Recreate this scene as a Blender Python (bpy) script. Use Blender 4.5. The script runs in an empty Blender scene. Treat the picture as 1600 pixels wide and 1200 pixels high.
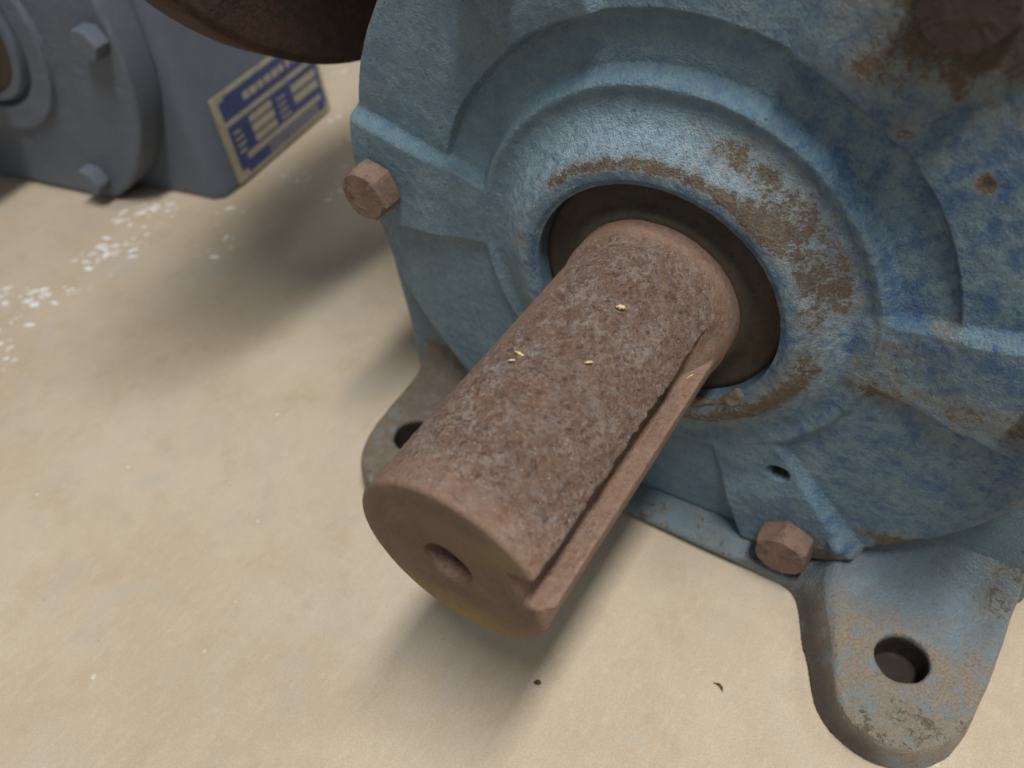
import bpy, bmesh, math, random
import numpy as np
from mathutils import Matrix, Vector

# ------------------------------------------------------------------ camera, world, light, exposure
S = 0.022            # metres per shaft radius: the model below is laid out in shaft radii
H = 4.263            # height of the shaft axis above the ground, in shaft radii
sc = bpy.context.scene
COL = sc.collection

def W(x, y, z):      # model frame (shaft axis at z = 0) -> world metres, ground at z = 0
    return (x*S, y*S, (z+H)*S)

CAM = (3.0509, -2.6150, 6.1493); YAW, PITCH, ROLL, FPX = -0.67293, 0.79505, -0.14162, 1275.27
cam = bpy.data.cameras.new('camera'); cam_o = bpy.data.objects.new('camera', cam); COL.objects.link(cam_o)
cy, sy, cp, sp = math.cos(YAW), math.sin(YAW), math.cos(PITCH), math.sin(PITCH)
fw = Vector((sy*cp, cy*cp, -sp)); rt = Vector((cy, -sy, 0)); up = rt.cross(fw)
r2 = rt*math.cos(ROLL)+up*math.sin(ROLL); u2 = up*math.cos(ROLL)-rt*math.sin(ROLL)
m = Matrix((r2, u2, -fw)).transposed().to_4x4(); m.translation = Vector(W(*CAM)); cam_o.matrix_world = m
cam.sensor_width = 36; cam.lens = FPX/1600*36
cam.clip_start = 0.005; cam.clip_end = 50
cam.dof.use_dof = True; cam.dof.focus_distance = 8.6*S; cam.dof.aperture_fstop = 13.5
sc.camera = cam_o

world = bpy.data.worlds.new('World'); sc.world = world; world.use_nodes = True
bg = world.node_tree.nodes['Background']; bg.inputs[0].default_value = (0.93, 0.97, 1.0, 1); bg.inputs[1].default_value = 0.235

def lamp(name, loc, target, sx, sy_, power, color):
    l = bpy.data.lights.new(name, 'AREA'); l.shape = 'RECTANGLE'; l.size = sx; l.size_y = sy_; l.energy = power; l.color = color
    o = bpy.data.objects.new(name, l); COL.objects.link(o); o.location = loc
    zz = (Vector(loc)-Vector(target)).normalized(); xx = Vector((0, 1, 0)).cross(zz).normalized(); yy = zz.cross(xx)
    mm = Matrix((xx, yy, zz)).transposed().to_4x4(); mm.translation = Vector(loc); o.matrix_world = mm
    return o
lamp('ceiling_tube', (0.36, -0.10, 1.55), (0, 0, 0), 0.15, 0.75, 27, (1.0, 0.98, 0.93))
lamp('ceiling_tube', (1.65, 0.95, 2.3), (0, 0, 0), 0.22, 1.0, 12, (1.0, 0.98, 0.94))
lamp('ceiling_tube', (0.9, -1.9, 2.1), (0, 0, 0.1), 1.3, 0.5, 3.0, (1.0, 0.98, 0.95))

sc.view_settings.view_transform = 'Standard'; sc.view_settings.look = 'None'
sc.view_settings.gamma = 1; sc.view_settings.exposure = 0.0; sc.view_settings.use_curve_mapping = False

# ------------------------------------------------------------------ numeric helpers
rng = np.random.default_rng(7); random.seed(7)
TAB = np.random.default_rng(3).random((40, 40, 40)).astype(np.float32)
def vnoise(x, y, z, f=1.0, off=0.0):
    out = 0
    x = np.asarray(x)*f+off; y = np.asarray(y)*f+off*1.7; z = np.asarray(z)*f+off*2.3
    xi, yi, zi = np.floor(x).astype(int), np.floor(y).astype(int), np.floor(z).astype(int)
    fx, fy, fz = x-xi, y-yi, z-zi
    fx, fy, fz = [t*t*(3-2*t) for t in (fx, fy, fz)]
    for a in (0, 1):
        for b in (0, 1):
            for c in (0, 1):
                out = out + TAB[(xi+a) % 40, (yi+b) % 40, (zi+c) % 40]*(fx if a else 1-fx)*(fy if b else 1-fy)*(fz if c else 1-fz)
    return out-0.5
def fbm(x, y, z, f=1.0, off=0.0, n=3):
    return sum(vnoise(x, y, z, f*2**k, off+k*7.3)*0.5**k for k in range(n))
def ss(a, b, t):
    t = np.clip((t-a)/(b-a), 0, 1); return t*t*(3-2*t)
def smin(a, b, k):
    h = np.clip(0.5+0.5*(b-a)/k, 0, 1); return b*(1-h)+a*h-k*h*(1-h)
def smax(a, b, k): return -smin(-a, -b, k)
def box(x, y, z, c, s, r=0.0):
    q = [np.abs(v-cc)-(ss_-r) for v, cc, ss_ in zip((x, y, z), c, s)]
    o = np.sqrt(sum(np.maximum(t, 0)**2 for t in q))
    return o+np.minimum(np.maximum(np.maximum(q[0], q[1]), q[2]), 0)-r
def poly_sdf(x, y, P):
    P = np.array(P, float); d = np.full(x.shape, 1e9); s = np.ones(x.shape)
    for i in range(len(P)):
        a, b = P[i], P[i-1]; e = b-a; wx, wy = x-a[0], y-a[1]
        t = np.clip((wx*e[0]+wy*e[1])/(e@e), 0, 1)
        d = np.minimum(d, (wx-e[0]*t)**2+(wy-e[1]*t)**2)
        c1, c2, c3 = y >= a[1], y < b[1], e[0]*wy > e[1]*wx
        s = np.where((c1 & c2 & c3) | (~c1 & ~c2 & ~c3), -s, s)
    return s*np.sqrt(d)
def surfnet(fn, lo, hi, h):
    ax = [np.arange(l-h, u+2*h, h) for l, u in zip(lo, hi)]
    F = fn(*np.meshgrid(*ax, indexing='ij', sparse=True)).astype(np.float32)
    n = F.shape; ins = F < 0
    def cn(a, b, c, G): return G[a:n[0]-1+a, b:n[1]-1+b, c:n[2]-1+c]
    cnt = sum(cn(a, b, c, ins).astype(np.int8) for a in (0, 1) for b in (0, 1) for c in (0, 1))
    act = (cnt > 0) & (cnt < 8); I = np.argwhere(act); idx = np.full(act.shape, -1, np.int32); idx[act] = np.arange(len(I))
    C = [(a, b, c) for a in (0, 1) for b in (0, 1) for c in (0, 1)]
    val = {q: F[I[:, 0]+q[0], I[:, 1]+q[1], I[:, 2]+q[2]] for q in C}
    acc = np.zeros((len(I), 3)); w = np.zeros(len(I))
    for q in C:
        for k in range(3):
            if q[k] == 0:
                e = list(q); e[k] = 1; va, vb = val[q], val[tuple(e)]
                mk = (va < 0) != (vb < 0); t = np.where(mk, va/np.where(mk, va-vb, 1), 0)
                pt = np.tile(np.array(q, float), (len(I), 1)); pt[:, k] = t
                acc += pt*mk[:, None]; w += mk
    V = np.array([a[0] for a in ax])+(I+acc/w[:, None])*h
    Q = []
    for k in range(3):
        sl = [slice(1, n[j]-1) for j in range(3)]; sl2 = list(sl); sl[k] = slice(0, n[k]-1); sl2[k] = slice(1, n[k])
        A, B = ins[tuple(sl)], ins[tuple(sl2)]; E = np.argwhere(A != B); flip = A[A != B]
        if not len(E): continue
        base = E.copy()
        for j in range(3):
            if j != k: base[:, j] += 1
        o1, o2 = [(1, 2), (2, 0), (0, 1)][k]
        def at(d1, d2):
            c = base.copy(); c[:, o1] -= d1; c[:, o2] -= d2; return idx[c[:, 0], c[:, 1], c[:, 2]]
        q = np.stack([at(1, 1), at(0, 1), at(0, 0), at(1, 0)], 1)
        q[~flip] = q[~flip][:, ::-1]; Q.append(q)
    return V, np.concatenate(Q)

# ------------------------------------------------------------------ object helpers
def empty(name, loc, rz=0):
    o = bpy.data.objects.new(name, None); COL.objects.link(o); o.location = loc; o.rotation_euler = (0, 0, rz); o.empty_display_size = 0.02
    return o
def tag(o, label, cat, group=None):
    o['label'] = label; o['category'] = cat
    if group: o['group'] = group
    return o
def mesh(name, V, F, mat, attrs=None, smooth=True):
    me = bpy.data.meshes.new(name)
    V = np.asarray(V, float)
    if isinstance(F, np.ndarray):
        k = F.shape[1]
        me.vertices.add(len(V)); me.vertices.foreach_set('co', V.ravel().astype(np.float32))
        me.loops.add(F.size); me.loops.foreach_set('vertex_index', F.ravel().astype(np.int32))
        me.polygons.add(len(F)); me.polygons.foreach_set('loop_start', np.arange(0, F.size, k, dtype=np.int32))
        me.update(calc_edges=True)
    else:
        me.from_pydata([tuple(v) for v in V], [], F)
    me.validate()
    me.polygons.foreach_set('use_smooth', np.full(len(me.polygons), smooth))
    for k, v in (attrs or {}).items():
        a = me.attributes.new(k, 'FLOAT', 'POINT'); a.data.foreach_set('value', np.asarray(v, np.float32))
    me.materials.append(mat); me.update()
    return me
def link(name, me, parent=None, loc=(0, 0, 0)):
    o = bpy.data.objects.new(name, me); COL.objects.link(o); o.parent = parent; o.location = loc
    return o
Y0 = 5.0                 # model y of a reducer's root, on the ground under it
def part(name, V, F, mat, parent, attrs=None, smooth=True):   # V in the model frame, root at (0, Y0, -H)
    V = (np.asarray(V, float)-np.array([0, Y0, -H]))*S
    return link(name, mesh(name, V, F, mat, attrs, smooth), parent)

# ------------------------------------------------------------------ materials
class NT:
    def __init__(s, name):
        s.m = bpy.data.materials.new(name); s.m.use_nodes = True; s.t = s.m.node_tree; s.n = s.t.nodes; s.b = s.n['Principled BSDF']
        tc = s.n.new('ShaderNodeTexCoord'); mp = s.n.new('ShaderNodeMapping'); mp.inputs['Scale'].default_value = (1/S,)*3
        s.l(tc.outputs['Object'], mp.inputs[0]); s.co = mp.outputs[0]
    def l(s, a, b): s.t.links.new(a, b)
    def inp(s, sock, v):
        if hasattr(v, 'is_output') or isinstance(v, bpy.types.NodeSocket): s.l(v, sock)
        else: sock.default_value = v
    def noise(s, f, d=4, r=.6, dist=0, co=None, sc3=None):
        n = s.n.new('ShaderNodeTexNoise'); c = co or s.co
        if sc3:
            mp = s.n.new('ShaderNodeMapping'); mp.inputs['Scale'].default_value = sc3; s.l(c, mp.inputs[0]); c = mp.outputs[0]
        s.l(c, n.inputs['Vector']); n.inputs['Scale'].default_value = f; n.inputs['Detail'].default_value = d
        n.inputs['Roughness'].default_value = r; n.inputs['Distortion'].default_value = dist
        return n.outputs['Fac']
    def vor(s, f, out='Distance'):
        n = s.n.new('ShaderNodeTexVoronoi'); s.l(s.co, n.inputs['Vector']); n.inputs['Scale'].default_value = f; return n.outputs[out]
    def ramp(s, v, a, b, lo=0., hi=1.):
        n = s.n.new('ShaderNodeMapRange'); n.interpolation_type = 'SMOOTHSTEP'
        s.inp(n.inputs['Value'], v); n.inputs['From Min'].default_value = a; n.inputs['From Max'].default_value = b
        n.inputs['To Min'].default_value = lo; n.inputs['To Max'].default_value = hi
        return n.outputs[0]
    def math(s, op, a, b=0., clamp=False):
        n = s.n.new('ShaderNodeMath'); n.operation = op; n.use_clamp = clamp; s.inp(n.inputs[0], a); s.inp(n.inputs[1], b); return n.outputs[0]
    def mix(s, f, a, b):
        n = s.n.new('ShaderNodeMix'); n.data_type = 'RGBA'; s.inp(n.inputs[0], f)
        for i, v in ((6, a), (7, b)):
            s.inp(n.inputs[i], v if isinstance(v, bpy.types.NodeSocket) else (*v, 1))
        return n.outputs[2]
    def attr(s, name):
        n = s.n.new('ShaderNodeAttribute'); n.attribute_name = name; return n.outputs['Fac']
    def bump(s, h, dist, strength=1.0, normal=None):
        n = s.n.new('ShaderNodeBump'); s.l(h, n.inputs['Height']); n.inputs['Distance'].default_value = dist*S; n.inputs['Strength'].default_value = strength
        if normal: s.l(normal, n.inputs['Normal'])
        return n.outputs[0]
    def out(s, col, rough=.6, normal=None, metal=0., spec=.4):
        s.inp(s.b.inputs['Base Color'], col if isinstance(col, bpy.types.NodeSocket) else (*col, 1)); s.inp(s.b.inputs['Roughness'], rough); s.inp(s.b.inputs['Metallic'], metal)
        s.b.inputs['Specular IOR Level'].default_value = spec
        if normal: s.l(normal, s.b.inputs['Normal'])
        return s.m

def paint(name, c1, c2, c3, rustc, bumpy=1.0, bluemax=.93):
    t = NT(name)
    rust = t.attr('rust'); blue = t.attr('blue')
    n1 = t.noise(1.6, 6, .7); n2 = t.noise(9, 5, .75); n3 = t.noise(34, 4, .7); n4 = t.noise(3.4, 8, .72, .4)
    f = t.math('ADD', t.math('MULTIPLY', t.ramp(n4, .40, .62), .6), t.math('MULTIPLY', t.ramp(n2, .45, .7), .6))
    f = t.math('MULTIPLY', f, t.math('ADD', blue, .18), True)
    f = t.math('MINIMUM', f, bluemax)
    col = t.mix(f, c1, c2)
    col = t.mix(t.ramp(n1, .5, .72, 0, .5), col, c3)                          # chalky, dusty patches
    col = t.mix(t.ramp(n3, .56, .78, 0, .55), col, c2)                        # speckle in the sand-cast grain
    col = t.mix(t.math('MULTIPLY', t.attr('pale'), t.ramp(n2, .62, .38, .15, .75)), col, (.36, .49, .60))   # paler sky-blue on the boss, weaker underneath
    col = t.mix(t.ramp(t.noise(75, 2, .6), .42, .66, 0, .35), col, (.05, .085, .12))
    dk = t.ramp(t.noise(13, 3, .5), .69, .74)
    col = t.mix(t.math('MULTIPLY', dk, .75), col, (.035, .05, .075))          # chips through the top coat
    dust_shade = t.math('MULTIPLY', t.attr('dust_shade'), t.ramp(t.math('ADD', t.math('MULTIPLY', n4, .6), t.math('MULTIPLY', n2, .4)), .34, .56))
    col = t.mix(dust_shade, col, t.mix(t.ramp(n3, .4, .65), (.29, .24, .185), (.20, .15, .11)))
    rn = t.math('ADD', t.math('ADD', t.math('MULTIPLY', t.noise(3.0, 6, .7, .3), .42), t.math('MULTIPLY', t.noise(10, 5, .75), .33)), t.math('MULTIPLY', t.noise(33, 3, .7), .25))
    g = t.math('ADD', rn, t.math('MULTIPLY', rust, .5))
    rm = t.ramp(g, .73, .785, 0, .95)
    stain = t.ramp(g, .58, .78, 0, .62)
    rc = t.mix(t.ramp(t.noise(11, 5, .7), .35, .7), rustc, (.165, .12, .078))
    rc = t.mix(t.ramp(t.noise(5, 4, .6), .5, .75, 0, .7), rc, (.055, .034, .024))
    col = t.mix(stain, col, (.235, .205, .15))
    rm = t.math('MULTIPLY', rm, t.ramp(t.noise(22, 4, .8), .36, .5, .35, 1.))
    col = t.mix(rm, col, rc)
    gr = t.math('MULTIPLY', t.attr('grime_shade'), t.ramp(t.math('ADD', n4, t.math('MULTIPLY', t.attr('grime_shade'), .3)), .42, .72, .15, 1.))
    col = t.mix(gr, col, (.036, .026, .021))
    h = t.math('ADD', t.math('MULTIPLY', t.noise(26, 4, .65), .7), t.math('MULTIPLY', t.noise(70, 2, .6), .35))
    h = t.math('SUBTRACT', h, t.math('MULTIPLY', rm, .15))
    rough = t.math('ADD', t.math('MULTIPLY', rm, .3), t.ramp(n2, .3, .7, .30, .46))
    return t.out(col, rough, t.bump(h, .055*bumpy, 1.), 0, .5)
BLUE = paint('worn_blue_paint', (.168, .262, .318), (.032, .10, .235), (.27, .365, .41), (.092, .06, .04))
GREY = paint('worn_grey_paint', (.125, .145, .188), (.10, .12, .158), (.16, .18, .215), (.08, .065, .055), .7)

def rust_mat(name, cols, bumpd=.04, scale=1.0, sparkle=False, pit=False):
    t = NT(name)
    a, b, c, d = cols
    n1 = t.noise(3.2*scale, 6, .7, .2); n2 = t.noise(9*scale, 6, .75); n3 = t.noise(24*scale, 4, .7)
    col = t.mix(t.ramp(n1, .4, .62), a, b)
    pf = t.attr('pit') if pit else 1.0
    col = t.mix(t.math('MULTIPLY', t.ramp(n2, .50, .66), pf), col, c)
    col = t.mix(t.math('MULTIPLY', t.ramp(n3, .53, .7, 0, .8), pf), col, d)
    if pit:
        pw = t.math('ADD', t.math('MULTIPLY', pf, .5), .5)
        n5 = t.noise(4.2, 8, .8, .2); n8 = t.noise(17, 6, .8)
        big = t.ramp(t.noise(1.5, 3, .6), .36, .58, .5, 1.)
        gf = t.ramp(t.math('ADD', t.math('MULTIPLY', n5, .45), t.math('MULTIPLY', n8, .55)), .475, .55, 0, .72)
        col = t.mix(t.math('MULTIPLY', t.math('MULTIPLY', gf, big), t.math('ADD', t.math('MULTIPLY', pf, .75), .25)), col, (.37, .34, .325))                                  # grey scale
        n9 = t.noise(7, 6, .75)
        col = t.mix(t.math('MULTIPLY', t.ramp(n9, .48, .62, 0, .6), pw), col, (.175, .09, .066))           # red rust
        n6 = t.noise(15, 5, .78)
        col = t.mix(t.math('MULTIPLY', t.ramp(n6, .535, .61, 0, .75), pw), col, (.09, .043, .046))            # dark purple pits
        n7 = t.noise(26, 3, .6)
        col = t.mix(t.math('MULTIPLY', t.ramp(n7, .61, .7, 0, .7), pw), col, (.44, .33, .26))              # pale crumbs
        fc = t.mix(t.ramp(t.noise(2.2, 6, .7), .35, .65), (.092, .06, .042), (.145, .094, .063))
        fc = t.mix(t.ramp(n3, .5, .7, 0, .5), fc, (.20, .145, .11))
        rg = t.n.new('ShaderNodeTexNoise'); rg.noise_dimensions = '1D'; t.l(t.math('MULTIPLY', t.attr('rad'), 22.), rg.inputs['W']); rg.inputs['Scale'].default_value = 1.; rg.inputs['Detail'].default_value = 4.
        fc = t.mix(t.ramp(rg.outputs['Fac'], .4, .7, 0, .16), fc, (.22, .15, .10))
        col = t.mix(t.attr('dark'), col, fc)
        col = t.mix(t.math('MULTIPLY', t.attr('stain'), t.ramp(n1, .3, .6, .2, .95)), col, (.24, .17, .055))
    h = t.math('ADD', t.math('MULTIPLY', n3, .5), t.math('MULTIPLY', t.noise(60*scale, 3, .7), .4))
    if pit: h = t.math('MULTIPLY', h, t.math('ADD', t.math('MULTIPLY', pf, .7), .3))
    rough = .72; metal = 0.
    if sparkle:
        sp = t.ramp(t.noise(36, 1, .5), .695, .715); sp = t.math('MULTIPLY', sp, pf)
        rough = t.math('SUBTRACT', .7, t.math('MULTIPLY', sp, .5)); metal = t.math('MULTIPLY', sp, .7)
        col = t.mix(sp, col, (.7, .66, .62))
    return t.out(col, rough, t.bump(h, bumpd, .9), metal, .35)
SHAFT = rust_mat('pitted_rust', ((.25, .148, .098), (.222, .142, .106), (.17, .10, .075), (.27, .19, .15)), .15, 1.0, True, True)
BOLT = rust_mat('bolt_rust', ((.205, .135, .10), (.155, .10, .075), (.10, .063, .048), (.24, .17, .13)), .03)
FLANGE = rust_mat('dark_rust', ((.075, .038, .026), (.045, .028, .022), (.03, .02, .016), (.09, .05, .03)), .05, .6)
SEALM = rust_mat('greasy_rubber', ((.055, .044, .033), (.07, .054, .038), (.04, .032, .025), (.085, .066, .046)), .02)

def plain(name, col, col2, rough=.6, f=6, bd=.0, metal=0., spec=.4):
    t = NT(name); c = t.mix(t.ramp(t.noise(f, 5, .7), .35, .7), col, col2)
    return t.out(c, rough, t.bump(t.noise(f*4, 3, .6), bd) if bd else None, metal, spec)

def ground_mat():
    t = NT('kraft_paper')
    n1 = t.noise(.28, 6, .65, .3); n2 = t.noise(1.3, 6, .7); n3 = t.noise(1, 6, .75, 0, None, (9, 3.4, 9)); n4 = t.noise(30, 4, .7)
    col = t.mix(t.ramp(n1, .35, .65), (.46, .375, .275), (.515, .44, .345))
    col = t.mix(t.ramp(n2, .48, .72, 0, .6), col, (.40, .325, .23))
    col = t.mix(t.ramp(n3, .45, .75, 0, .5), col, (.565, .50, .405))
    col = t.mix(t.ramp(t.noise(.8, 5, .7, .5), .50, .70, 0, .6), col, (.43, .405, .355))       # grey scuffs
    col = t.mix(t.ramp(n4, .55, .75, 0, .35), col, (.36, .29, .19))
    col = t.mix(t.ramp(t.noise(2.6, 2, .5), .74, .76, 0, .8), col, (.66, .63, .56))
    col = t.mix(t.ramp(t.noise(5.5, 2, .5), .775, .79, 0, .6), col, (.12, .09, .06))
    col = t.mix(t.ramp(t.noise(42, 3, .75), .38, .62, 0, .36), col, (.30, .23, .15))
    h = t.math('ADD', t.math('MULTIPLY', n3, .5), t.math('MULTIPLY', n4, .3))
    return t.out(col, .62, t.bump(h, .03, .6), 0, .3)
GROUND = ground_mat()

# ------------------------------------------------------------------ the ground
def grid_plane(x0, x1, y0, y1, n):
    xs, ys = np.linspace(x0, x1, n), np.linspace(y0, y1, n); X, Y = np.meshgrid(xs, ys, indexing='ij')
    V = np.stack([X.ravel(), Y.ravel(), np.zeros(n*n)], 1)
    i = np.arange(n*n).reshape(n, n); F = np.stack([i[:-1, :-1], i[1:, :-1], i[1:, 1:], i[:-1, 1:]], -1).reshape(-1, 4)
    return V, F
V, F = grid_plane(-170, 150, -130, 190, 40)
g = link('ground', mesh('ground', V*S, F, GROUND)); g['kind'] = 'structure'

# ------------------------------------------------------------------ the cast cover: a turned and ribbed relief
RB, RC, ZCLIP = 1.5, 4.58, -4.06
BOLT_R = [4.1, 4.1, 4.36, 4.24, 4.1, 4.1]
BOLT_ANG = [174.5, -60.0, 57.0, 0.0, 116.0, -121.0]
RIB_ANG = [173.5, -60.5, 58.5, -1.0, 115.0, -120.0]
def cover_mesh(plain_style=False, hole=True, seed=0.0):
    nt, nr = 900, 300
    th = np.linspace(-math.pi, math.pi, nt, endpoint=False)
    rout = np.minimum(RC, np.where(np.sin(th) < -.1, ZCLIP/np.minimum(np.sin(th), -.1), 99))
    rout = smin(rout, np.full_like(rout, RC), .06)
    u = np.linspace(0, 1, nr)
    R = RB+(rout[:, None]-RB)*u[None, :]; T = np.repeat(th[:, None], nr, 1)
    X, Z = R*np.cos(T), R*np.sin(T); deg = np.degrees(T)
    uphalf = ss(0, 26, deg)*(1-ss(152, 170, deg))
    uphalf = np.where(deg < -90, 0, uphalf)
    wob = fbm(X, 0*X, Z, .9, 3+seed, 3)*.035
    Rw = R+wob*.8
    y = 3.89+.035*(1-ss(RB, RB+.09, Rw))
    y = y+.27*ss(1.66, 2.16, Rw)                             # rolling side of the boss
    y = y+.055*ss(2.08, 2.26, Rw)-.04*ss(2.28, 2.43, Rw)
    low = 1-uphalf
    y = y+(.215*uphalf+.10*low)*ss(2.43, 2.58, Rw)           # second step, deeper in the upper half
    y = y-.125*uphalf*ss(3.05, 3.13, Rw)                     # outer wall of the annular recess
    y = y+.05*ss(3.1, 4.5, Rw)*low
    ribm = np.zeros_like(X)
    for a in RIB_ANG:
        ar = math.radians(a); p = X*math.cos(ar)+Z*math.sin(ar); q = -X*math.sin(ar)+Z*math.cos(ar)
        hw = .185*np.maximum(p, 0)+.02
        e = 1-ss(hw-.075, hw+.075, np.abs(q)+wob); e = e*(p > 0)*(ss(3.04, 3.14, Rw) if a in (58.5, 115.0) else 1.0); ribm = np.maximum(ribm, e)
    lvl = np.where(R < 3.09, 4.185, 4.185)-.075*ss(2.9, 3.4, Rw)
    y = y*(1-ribm)+np.minimum(y, lvl)*ribm
    if plain_style:
        y = 4.20-.13*(1-ss(2.40, 2.47, Rw))-.07*(1-ss(1.70, 1.74, Rw))+.2*np.exp(-((Rw-1.80)/.06)**2)
    edge = np.clip((R-(rout[:, None]-.12))/.12, 0, 1); y = y+.12*(1-np.sqrt(np.maximum(1-edge**2, 0)))
    if hole:
        d = np.hypot((X-1.72)/1.0, (Z+2.42)/.85); y = y+.3*(1-ss(.085, .165, d))
        d = np.hypot(X-2.66, Z+3.30); y = y-.09*(1-ss(.02, .17, d))
        d = np.hypot(X-2.85, Z-2.07); y = y+.02*(1-ss(.02, .07, d))
    y = y+fbm(X, 0*X, Z, 1.7, 11+seed, 3)*.022+vnoise(X, 0*X, Z, 14, seed)*.009
    V = np.stack([X, y, Z], -1)
    # bore wall inward, rim wall backward
    rows = [V[:, i] for i in range(nr)]
    b1 = rows[0].copy(); b1[:, 1] = 4.0; b2 = rows[0].copy(); b2[:, 1] = 4.4
    w1 = rows[-1].copy(); w1[:, 0] *= 1.003; w1[:, 2] *= 1.003; w1[:, 1] = 4.55
    w2 = w1.copy(); w2[:, 1] = 4.70; w3 = w2*np.array([.9, 1, .9])
    rows = [b2, b1]+rows+[w1, w2, w3]
    V = np.stack(rows, 1); n2 = V.shape[1]
    i = np.arange(nt*n2).reshape(nt, n2); j = np.roll(i, -1, 0)
    F = np.stack([i[:, :-1], i[:, 1:], j[:, 1:], j[:, :-1]], -1).reshape(-1, 4)
    V = V.reshape(-1, 3); x, z = V[:, 0], V[:, 2]; r = np.hypot(x, z); t = np.degrees(np.arctan2(z, x))
    def G(cx, cz, rx, rz=None): return np.exp(-((x-cx)/rx)**2-((z-cz)/(rz or rx))**2)
    rust = .10+0*x
    rust += .54*np.exp(-((r-1.74)/.09)**2)*ss(35, 60, t)*(1-ss(125, 150, t))
    rust += .36*np.exp(-((r-1.82)/.18)**2)*ss(-12, 12, t)*(1-ss(50, 72, t))
    rust += .38*np.exp(-((r-2.08)/.2)**2)*ss(0, 20, t)*(1-ss(75, 95, t))
    rust += .48*np.exp(-((r-1.78)/.26)**2)*ss(-95, -75, t)*(1-ss(-10, 5, t))
    rust += .42*G(-1.70, .40, .13)+.3*G(-1.45,.85,.12)
    rust += .6*G(2.45, 3.45, 1.0, .8)+.2*G(2.15, 2.45, .15)+.25*G(1.75, 2.95, .15)
    rust += .42*G(3.75, -.35, .75, .30)+.35*G(2.55, .05, .35)+.45*G(2.95, .5, .15)+.4*G(2.6,-.55,.5,.25)
    rust += .6*G(2.25, -3.65, .55, .3)+.55*G(3.3, -3.05, .6, .22)+.3*ss(4.35, 4.6, r)+.35*ss(-3.85, -4.05, z)
    rust += .55*np.exp(-(np.hypot(x-2.85, z-2.07)/.09)**2)*1.6+.3*G(-4.3, -.35, .4, .2)
    rust += .4*ss(4.42, 4.6, V[:, 1])*(r > 3.5)
    blue = .25+.75*ss(.2, 2.2, x)*(.4+.6*ss(-2.8, -.5, z))+.5*np.exp(-((r-1.58)/.1)**2)
    pale = np.exp(-((r-1.9)/.25)**4)*(.45+.55*ss(-60, 10, t))
    grime_shade = .85*G(2.55, 3.45, .75, .55)+.35*G(4.1, -.5, .5, .2)+.9*(np.hypot(x-1.72, z+2.42) < .13)*(V[:, 1] > 4.25)+.45*G(2.1, -3.75, .5, .3)  # upper-right patch: shade painted in along with grime; drain hole simply darkened
    grime_shade = np.maximum(grime_shade, .5*ss(-3.9, -4.04, z))
    return V, F, {'rust': np.clip(rust, 0, 1), 'blue': np.clip(blue, 0, 1), 'pale': pale, 'grime_shade': np.clip(grime_shade, 0, 1)}

# ------------------------------------------------------------------ hex bolt, head pointing to -y
def bolt_mesh(mat, name='bolt', rad=.388, hh=.34):
    bm = bmesh.new(); rows = []
    for k, (rr, yy) in enumerate(((1, 0), (1, -hh+.07), (.985, -hh+.05), (.90, -hh), (.5, -hh-.005))):
        ring = []
        for i in range(48):
            a = 2*math.pi*i/48; hexr = math.cos(math.pi/6)/math.cos((a % (math.pi/3))-math.pi/6)
            hexr = min(hexr, .985)
            rr2 = rr*hexr if k < 3 else rr*.93
            ring.append(bm.verts.new((math.cos(a)*rr2*rad*S, (yy+random.uniform(-.006, .006))*S, math.sin(a)*rr2*rad*S)))
        rows.append(ring)
    for a, b in zip(rows, rows[1:]):
        for i in range(48): bm.faces.new((a[i], a[(i+1) % 48], b[(i+1) % 48], b[i]))
    bm.faces.new(rows[-1]); bm.faces.new(list(reversed(rows[0])))
    w = []
    for rr, yy in ((.47, .06), (.47, .005), (.40, -.01)):      # cast spot face / washer under the head
        pass
    bmesh.ops.recalc_face_normals(bm, faces=bm.faces)
    me = bpy.data.meshes.new(name); bm.to_mesh(me); bm.free(); me.materials.append(mat)
    for p in me.polygons: p.use_smooth = False
    return me
def add_bolts(cover, me, r=4.1, y=4.10, which=range(6)):
    for i in which:
        a = math.radians(BOLT_ANG[i]); r = BOLT_R[i]; o = link('bolt', me, cover, (r*math.cos(a)*S, (y-Y0)*S, (r*math.sin(a)+H)*S))
        o.rotation_euler = (0, random.uniform(0, 1.0), 0)

# ------------------------------------------------------------------ lathe round the shaft axis
def lathe(prof, n=160, axis='y', c=(0, 0)):
    V = []; 
    for r, a in prof:
        for i in range(n):
            t = 2*math.pi*i/n
            if axis == 'y': V.append((c[0]+r*math.cos(t), a, c[1]+r*math.sin(t)))
            else: V.append((a, c[0]+r*math.cos(t), c[1]+r*math.sin(t)))
    k = len(prof); i = np.arange(n*k).reshape(k, n); j = np.roll(i, -1, 1)
    F = np.stack([i[:-1], i[1:], j[1:], j[:-1]], -1).reshape(-1, 4)
    if axis == 'y': F = F[:, ::-1].copy()
    return np.array(V), F

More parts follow.
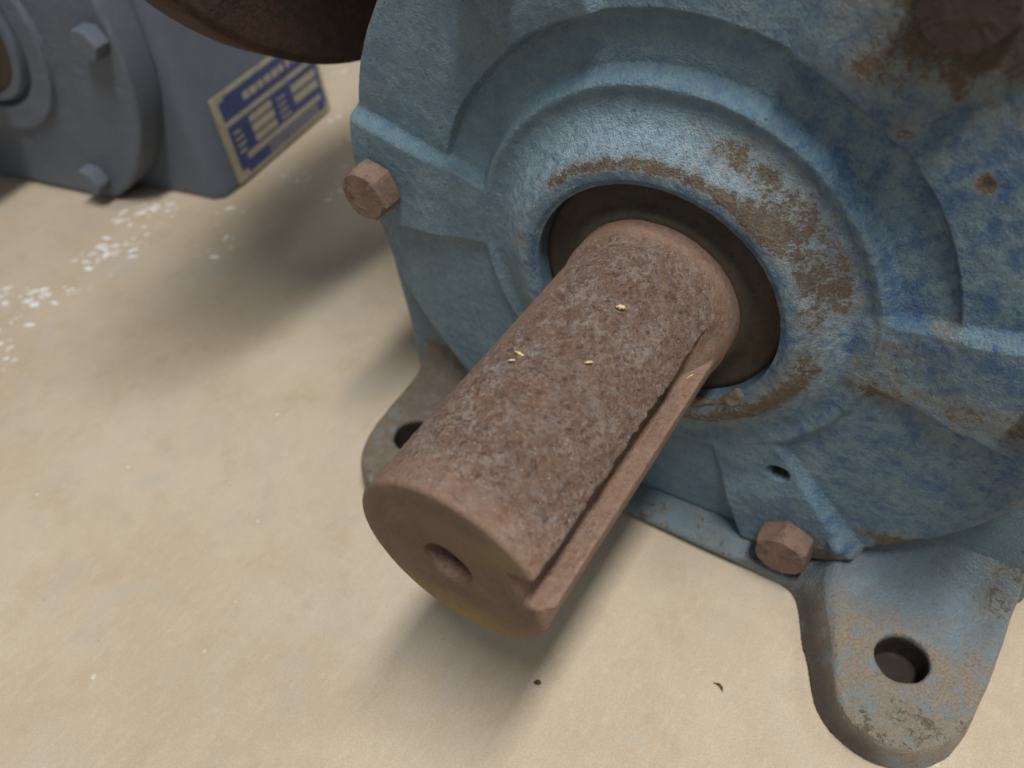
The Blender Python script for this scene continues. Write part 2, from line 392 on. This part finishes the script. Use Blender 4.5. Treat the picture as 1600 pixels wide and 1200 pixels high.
# ------------------------------------------------------------------ the keyed output shaft
KA = math.radians(12.3)
_rc = np.random.default_rng(12)
CRATERS = [(math.cos(a), yy, math.sin(a), _rc.uniform(.02, .05), _rc.uniform(.02, .06)) for a, yy in zip(_rc.uniform(.7, 2.1, 34), _rc.uniform(.3, 3.4, 34))]
def shaft_sdf(x, y, z):
    r = np.hypot(x, z)
    rad = 1.0+.03*ss(3.55, 3.72, y)
    d = r-rad
    d = smax(d, -y+0*r, .02)
    ang0 = np.degrees(np.arctan2(z, x)); d = np.maximum(d, (r-rad-y+.025+.10*np.exp(-((ang0+4)/13)**2))*.707)
    ho = np.hypot(x+.04, z+.03)
    d = np.maximum(d, -np.maximum(np.minimum(ho-.25, 9), y-1.1))
    d = np.maximum(d, -((ho-.262+y*.9)*.74))
    u = x*math.cos(KA)+z*math.sin(KA); w = -x*math.sin(KA)+z*math.cos(KA)
    fl = .70+.32*ss(2.75, 3.55, y)**1.3
    key = np.maximum(np.maximum(fl-u, np.abs(w)-.22), y-3.60)
    X, Y, Z = np.broadcast_arrays(x, y, z); band = np.abs(d) < .09
    nz = np.zeros(d.shape)
    xb, yb, zb = X[band], Y[band], Z[band]
    ang = np.degrees(np.arctan2(zb, xb))
    pm = pit_mask(xb, yb, zb)
    n = fbm(xb, yb, zb, 3.0, 2, 3)*.016*(.3+.7*pm)
    n += pm*(-.030*np.clip(fbm(xb, yb, zb, 9, 5, 2)-.13, 0, 1)*-2.2+.04*fbm(xb, yb, zb, 13, 9, 2))
    for (cx, cy_, cz, L_, w_) in CRATERS:
        n += .07*np.exp(-(((xb-cx)+.5*(yb-cy_))/w_)**2-((yb-cy_)/L_)**2-((zb-cz)/.12)**2)
    nz[band] = n
    d = d+nz
    kb = np.abs(key) < .09; kz = np.zeros(d.shape); kz[kb] = fbm(X[kb], Y[kb], Z[kb], 6, 21, 3)*.022
    return smax(d, -(key+kz), .025)
def pit_mask(x, y, z):
    a = np.degrees(np.arctan2(z, x))
    w = fbm(x, y, z, 1.2, 31, 2)
    return ss(8, 30, a)*(1-ss(112, 150, a+w*40))*(.25*ss(.03, .1, y)+.75*ss(.1, .6, y+w*.5))*(1-ss(3.55, 3.85, y+w*.2))

# ------------------------------------------------------------------ feet and body
FOOT = [(2.30, 5.2), (2.36, 4.0), (2.62, 3.25), (2.98, 2.55), (3.32, 2.20), (3.80, 2.06), (4.28, 2.20), (4.62, 2.62), (4.78, 3.4), (4.86, 5.2)]
def spline(P, n=6):
    P = [np.array(q) for q in P]; out = [P[0]]
    for i in range(len(P)-1):
        a, b, c, d = P[max(i-1, 0)], P[i], P[i+1], P[min(i+2, len(P)-1)]
        for k in range(1, n+1):
            t = k/n; out.append(.5*((2*b)+(c-a)*t+(2*a-5*b+4*c-d)*t*t+(3*b-a-3*c+d)*t**3))
    return out
FOOT = spline(FOOT, 4)
def foot_sdf(sgn):
    def f(x, y, z):
        X = x*sgn
        d2 = poly_sdf(*np.broadcast_arrays(X+(.2 if sgn < 0 else 0), y), FOOT)
        d2 = d2+(.10+.42*(1-ss(2.9, 3.5, X)))*(z+H)
        top = -3.72+.06*ss(2.2, 3.6, y)+1.6*ss(4.25, 5.3, y)**1.3
        d = smax(d2, (z-top)*.9, .11)
        d = np.maximum(d, -(z+H-.004))
        wb = box(X, y, z, (1.9, 4.7, -4.14), (.95, .88, .115), .05)
        d = smin(d, wb, .34)
        d = np.maximum(d, -(z+H-.004))
        hole = np.maximum(np.hypot(X-3.79, y-3.22)-.305, -4.17-z)
        d = smax(d, -hole, .05)
        return d+fbm(x, y, z, 1.6, 4+sgn, 3)*.03+vnoise(x, y, z, 9, sgn)*.006
    return f
def body_sdf(x, y, z):
    r = np.hypot(x, z)
    arch = np.where(z > 0, r, np.abs(x)+0*z)-4.42-.48*ss(-.1, -1.3, z)
    arch = np.maximum(arch, -(z+H-.25))
    a = smax(arch+0*y, np.abs(y-7.7)-2.98, .2)
    tube = smax(np.hypot(y-7.6, z-5.7)-2.5, np.abs(x)-5.95, .15)
    d = smin(a, tube, .9)
    web = box(x, y, z, (0, 4.6, -4.13), (2.75, .80, .10), .05)
    rear = smax(poly_sdf(*np.broadcast_arrays(np.abs(x), y), [(2.4, 8), (2.4, 12.2), (3.6, 13.2), (4.7, 12.6), (4.8, 8)]), np.abs(z+H-.25)-.245, .1)
    d = np.minimum(np.minimum(d, web), rear)
    return d+fbm(x, y, z, .9, 8, 2)*.03

root = empty('gear_reducer', W(0, Y0, -H))
tag(root, 'rust-stained blue cast iron gear reducer with a keyed shaft and two drilled feet', 'gear reducer')
V, F = surfnet(body_sdf, (-6.1, 3.7, -4.35), (6.1, 13.3, 8.4), .085)
x, y, z = V.T
part('housing', V, F, BLUE, root, {'rust': np.clip(.22+.45*ss(-3.4, -4.2, z)*(y > 4.4)+.15*(y < 4.3), 0, 1), 'blue': .25+0*x})
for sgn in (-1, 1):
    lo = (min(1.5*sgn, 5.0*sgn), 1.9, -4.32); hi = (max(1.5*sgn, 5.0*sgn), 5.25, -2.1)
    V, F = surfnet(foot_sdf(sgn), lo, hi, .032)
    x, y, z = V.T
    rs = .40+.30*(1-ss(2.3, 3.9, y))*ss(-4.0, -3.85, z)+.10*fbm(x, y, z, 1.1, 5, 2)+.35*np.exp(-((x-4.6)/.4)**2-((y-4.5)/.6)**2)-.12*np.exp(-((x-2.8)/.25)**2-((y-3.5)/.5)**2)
    part('foot', V, F, BLUE, root, {'rust': np.clip(rs-.3, 0, 1), 'blue': .2+0*x, 'dust_shade': (.3+.75*(1-ss(3.2, 4.2, y))) if sgn > 0 else 1.7+0*x, 'grime_shade': np.clip(.95*(np.hypot(x*sgn-3.79, y-3.22) < .36)*ss(-3.70, -3.80, z)+.35*ss(-3.8, -4.1, z)+.5*(1-ss(2.7, 3.2, x*sgn+(y-3.6)*.65))*(z < -3.76)*(y < 4.2)*ss(2.0, 2.6, x*sgn)+(.45 if sgn < 0 else 0)+.3*np.exp(-((x-4.5)/.4)**2-((y-4.4)/.4)**2), 0, 1)})  # left foot and inner foot sides carry painted-in shade besides the dirt
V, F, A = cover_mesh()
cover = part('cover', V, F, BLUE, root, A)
bolt_me = bolt_mesh(BOLT)
add_bolts(cover, bolt_me, which=(0, 1, 3, 4, 5))
DARKB = rust_mat('shaded_bolt_rust', ((.055, .035, .029), (.042, .028, .024), (.033, .022, .019), (.065, .042, .033)), .02)  # darker copy of the bolt rust, upper-right shade put into its colours
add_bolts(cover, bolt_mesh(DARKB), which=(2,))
V, F = lathe([(.97, 4.3), (.98, 4.02), (1.03, 4.0), (1.08, 4.03), (1.14, 4.12), (1.22, 4.17), (1.34, 4.18), (1.38, 4.15), (1.44, 4.15), (1.50, 4.16), (1.52, 4.3)])
V[:, 1] += fbm(V[:, 0], V[:, 1], V[:, 2], 4, 3, 2)*.02
part('shaft_seal', V, F, SEALM, root)
V, F = surfnet(shaft_sdf, (-1.08, -.03, -1.08), (1.08, 4.35, 1.08), .0165)
x, y, z = V.T
pm = pit_mask(x, y, z); face = 1-ss(.012, .045, y)
part('output_shaft', V, F, SHAFT, root, {'pit': np.clip(pm*(1-face), 0, 1),
     'rad': np.hypot(x, z), 'stain': face*ss(-.45, -.8, z)*.9+face*.5*np.exp(-((x-.6)/.3)**2-((z-.5)/.2)**2), 'dark': np.clip(face*.75*(1-ss(.75, .97, np.hypot(x, z)))+.5*face, 0, .9)})
# rusty motor flange on the worm end, high on the left side
V, F = lathe([(.6, -5.9), (2.75, -5.9), (2.8, -6.0), (4.9, -6.0), (5.03, -6.06), (5.03, -6.75), (4.9, -6.85), (2.4, -6.85), (2.3, -6.6), (.4, -6.6)], 120, 'x', (7.535, 5.70))
F = F[:, ::-1].copy()
fl = part('motor_flange', V, F, FLANGE, root)
fl['label'] = 'dark rusty round flange'
# added unseen cap on the worm's far end, to shade the upper-right bolt
V, F = lathe([(.3, 6.5), (2.7, 6.5), (3.0, 6.4), (3.05, 6.3), (3.05, 3.6), (2.9, 3.5), (2.0, 3.5)], 96, 'x', (7.6, 6.25))
part('unseen_shade_cap', V, F, BLUE, root, {'rust': np.full(len(V), .3), 'blue': np.full(len(V), .5)})
# a torn scrap of gasket under the seal
P = []
for i, (cx, cz) in enumerate([(.72, -1.42), (.85, -1.36), (.98, -1.26), (1.08, -1.2), (1.16, -1.12), (1.02, -1.36), (.9, -1.45)]):
    pass
def gasket(x, y, z):
    a = np.degrees(np.arctan2(z, x)); r = np.hypot(x, z)
    d = np.hypot(r-1.51-.10*vnoise(x, y, z, 5, 2), (y-3.92)*1.2)-(.045+.07*vnoise(x, y, z, 6, 9)+.03*fbm(x, y, z, 16, 2, 2))
    d = smin(d, np.sqrt((x-1.08)**2+(y-3.9)**2+(z+1.08)**2)-.06-.05*vnoise(x, y, z, 9, 4), .05)
    return np.maximum(d, np.maximum(-78-a, a+38)*.02)
V, F = surfnet(gasket, (.2, 3.75, -1.65), (1.3, 4.05, -.8), .018)
SLUDGE = plain('old_gasket', (.13, .10, .075), (.19, .155, .12), .7, 7, .03)
part('gasket', V, F, SLUDGE, root)

# ------------------------------------------------------------------ the grey reducer behind
g_root = empty('gear_reducer', (-17.91*S, 6.63*S, 0), math.radians(8))
tag(g_root, 'grey painted gear reducer with a blue and cream nameplate on its side', 'gear reducer')
GX = 5.05
def gbody(x, y, z):
    d = np.maximum(box(x, y, z, (0, 7.4, .4), (GX, 2.43, 5.66), .42), -(z+H-.01))
    tube = smax(np.hypot(y-7.6, z-5.9)-2.3, np.abs(x)-5.4, .15)
    return smin(d, tube, .5)+fbm(x, y, z, .8, 5, 2)*.03
V, F = surfnet(gbody, (-5.5, 4.9, -4.35), (5.5, 10, 8.3), .11)
x, y, z = V.T
part('housing', V, F, GREY, g_root, {'rust': np.clip(.1+0*x, 0, 1), 'blue': .4+0*x})
V, F, A = cover_mesh(plain_style=True, hole=False, seed=17.0)
A['rust'] = A['rust']*.2; A['blue'][:] = .4; A['pale'][:] = 0; A['grime_shade'][:] = 0
k = np.hypot(V[:, 0], V[:, 2]); V[:, 1] = np.where(V[:, 1] > 4.5, V[:, 1]+.35, V[:, 1])
sc_ = 1.035; V[:, 0] *= sc_; V[:, 2] = np.maximum(V[:, 2]*sc_, -H+.05)
g_cover = part('cover', V, F, GREY, g_root, A)
gb = bolt_mesh(GREY, 'bolt', .36, .36)
add_bolts(g_cover, gb, 4.12, 4.19, (1, 3, 5, 0))
V, F = lathe([(.97, 4.3), (1.0, 4.0), (1.1, 3.98), (1.2, 4.06), (1.4, 4.06), (1.55, 4.0), (1.57, 4.3)])
part('shaft_seal', V, F, SEALM, g_root)
STEEL = plain('bright_steel', (.34, .34, .34), (.18, .18, .18), .25, 5, .01, .85)
V, F = lathe([(.25, .3), (.25, .0), (.95, .0), (1.0, .05), (1.0, 4.4)])
part('output_shaft', V, F, STEEL, g_root)

# nameplate on the side face: cream metal, dark blue print with cream fields
CREAM = plain('cream_metal', (.33, .30, .205), (.25, .22, .155), .5, 3)
NAVY = plain('navy_print', (.03, .045, .13), (.045, .06, .16), .45, 4)
PA, PB, PZ0, PZ1 = 5.62, 9.62, -4.16, -1.98       # along the face (y) and up (z)
def quad_box(a0, a1, z0, z1, t0, t1, skew=0):
    V = [(GX+t, PA+(PB-PA)*a, PZ0+(PZ1-PZ0)*zz) for t in (t0, t1) for a, zz in ((a0, z0), (a1, z0), (a1, z1), (a0, z1))]
    F = [(3, 2, 1, 0), (4, 5, 6, 7), (0, 1, 5, 4), (1, 2, 6, 5), (2, 3, 7, 6), (3, 0, 4, 7)]
    return V, F
def boxes(L, t0, t1):
    V, F = [], []
    for q in L:
        v, f = quad_box(*q, t0, t1); o = len(V); V += v; F += [tuple(i+o for i in ff) for ff in f]
    return V, F
v, f = boxes([(0, 1, 0, 1)], -.03, .045); plate = part('nameplate', v, f, CREAM, g_root, None, False)
blue_l = [(.11, .95, .05, .11), (.055, .97, .11, .64), (.055, .97, .70, .92), (.11, .95, .92, .955)]
v, f = boxes(blue_l, .040, .049); part('print', v, f, NAVY, plate, None, False)
fields = [(.25, .47, .52, .60), (.25, .47, .40, .49), (.25, .47, .29, .37), (.68, .94, .48, .57), (.68, .94, .35, .44), (.14, .93, .19, .255)]
for k in range(9):
    a0 = .26+k*.072; fields.append((a0, a0+.055*random.uniform(.7, 1.1), .78, .86))
for k in range(11):
    a0 = .34+k*.05; fields.append((a0, a0+.036, .075, .10)); fields.append((a0, a0+.036, .135, .158))
for k in range(4):
    fields.append((.09, .20*random.uniform(.75, 1), .30+k*.075, .325+k*.075)); fields.append((.52, .64*random.uniform(.93, 1), .30+k*.075, .322+k*.075))
v, f = boxes(fields, .046, .053); part('print', v, f, CREAM, plate, None, False)

# ------------------------------------------------------------------ small things lying about
WHITE = plain('white_flake', (.78, .79, .80), (.66, .66, .65), .5, 12)
pts = [(-14.01, 4.59, 9), (-14.01, 4.32, 8), (-13.81, 5.08, 7), (-14.41, 4.53, 4), (-14.44, 6.2, 8), (-14.09, 6.4, 5), (-14.76, 6.0, 5), (-14.28, 2.8, 9), (-14.01, 2.69, 5), (-14.78, 2.32, 9), (-13.68, 2.27, 4), (-13.34, 1.55, 3), (-12.94, 1.22, 3),
       (-11.62, 5.89, 3), (-11.61, 6.38, 2), (-11.62, 5.5, 2), (-12.49, 7.01, 4), (-12.08, 8.8, 4), (-11.95, 9.02, 4), (-11.43, 8.93, 3), (-10.51, 8.73, 3), (-14.71, 5.51, 4), (-13.95, 5.57, 4), (-13.58, 3.14, 4), (-14.79, 14.06, 5), (-12.93, 11.91, 5), (-11.94, 10.86, 4), (-11.17, 9.84, 4), (-13.0, 12.8, 5), (-12.6,1.0,3), (-13.4,3.6,3)]
V, F = [], []
for (px, py, n) in pts:
    for k in range(int(n*1.8)):
        cx, cy_ = px+random.gauss(0, .22), py+random.gauss(0, .22); s = random.choice((.012, .016, .02, .025, .03, .04, .05, .08)); rot = random.uniform(.2, 1.2); m_ = 9; o = len(V)
        for i in range(m_):
            a = 2*math.pi*i/m_; q = s*random.uniform(.55, 1.15); lx, ly = q*math.cos(a)*1.8, q*math.sin(a)*.7
            V.append((cx+lx*math.cos(rot)-ly*math.sin(rot), cy_+lx*math.sin(rot)+ly*math.cos(rot), .006))
        V.append((cx, cy_, .02+.1*s))
        F += [(o+i, o+(i+1) % m_, o+m_) for i in range(m_)]
fk = link('paint_flakes', mesh('paint_flakes', np.array(V)*S, F, WHITE, None, True)); fk['kind'] = 'stuff'
tag(fk, 'scattered white paint flakes and scuffs on the brown paper beside the grey reducer', 'flakes')

def sliver(name, loc, rot, L, w, mat, label, cat, bend=.2, tilt=(0, 0), h=.25, group=None):
    n = 9; V = []; F = []
    for i in range(n):
        t = i/(n-1)*2-1; ww = w*max(.12, 1-abs(t)**2.5)*(1+.25*math.sin(i*2.3)); c = bend*L*(1-t*t)
        for k, (dy, dz) in enumerate(((-1, .15), (0, 1), (1, .15), (0, 0))):
            V.append((t*L*.5, c+dy*ww*.5, dz*ww*h))
    for i in range(n-1):
        for k in range(4): F.append((i*4+k, i*4+(k+1) % 4, i*4+4+(k+1) % 4, i*4+4+k))
    F += [(3, 2, 1, 0), tuple((n-1)*4+k for k in range(4))]
    o = link(name, mesh(name, np.array(V)*S, F, mat), None, W(*loc)); o.rotation_euler = (tilt[0], tilt[1], rot)
    return tag(o, label, cat, group)
CHIP = plain('rust_chip', (.05, .035, .025), (.09, .06, .04), .7, 20)
STRAW = plain('pale_wood', (.62, .50, .26), (.55, .43, .2), .6, 20)
sliver('rust_chip', (-.05, .92, -H+.012), .4, .10, .07, CHIP, 'tiny dark rust crumb on the paper beside the shaft end', 'rust chip', .05, (0, 0), .5)
sliver('rust_chip', (1.98, 2.03, -H+.012), -.35, .16, .04, CHIP, 'thin curved dark chip on the paper in front of the drilled foot', 'rust chip', .25, (0, 0), .5)

for k, (loc, rot, L, w) in enumerate([((.27, 2.694, .975), .3, .085, .06), ((-.253, 1.703, .98), -.2, .11, .035), ((-.275, 1.60, .98), .5, .06, .025), ((.348, 1.921, .95), .6, .07, .03), ((.90, 3.10, -.03), 1.0, .15, .025)]):
    lab = ['pale wood chip lying beside a dark pit high on the rusty shaft', 'longer straw sliver on the upper flank of the rusty shaft', 'short straw crumb beside the longer sliver on the rusty shaft', 'small dull straw flake on top of the rusty shaft', 'thin straw sliver lying in the keyway of the rusty shaft'][k]
    sliver('wood_shaving', loc, rot, L*1.25, w*1.3, STRAW, lab, 'wood shaving', .05, (0, 0), .35, 'wood shavings on the shaft')
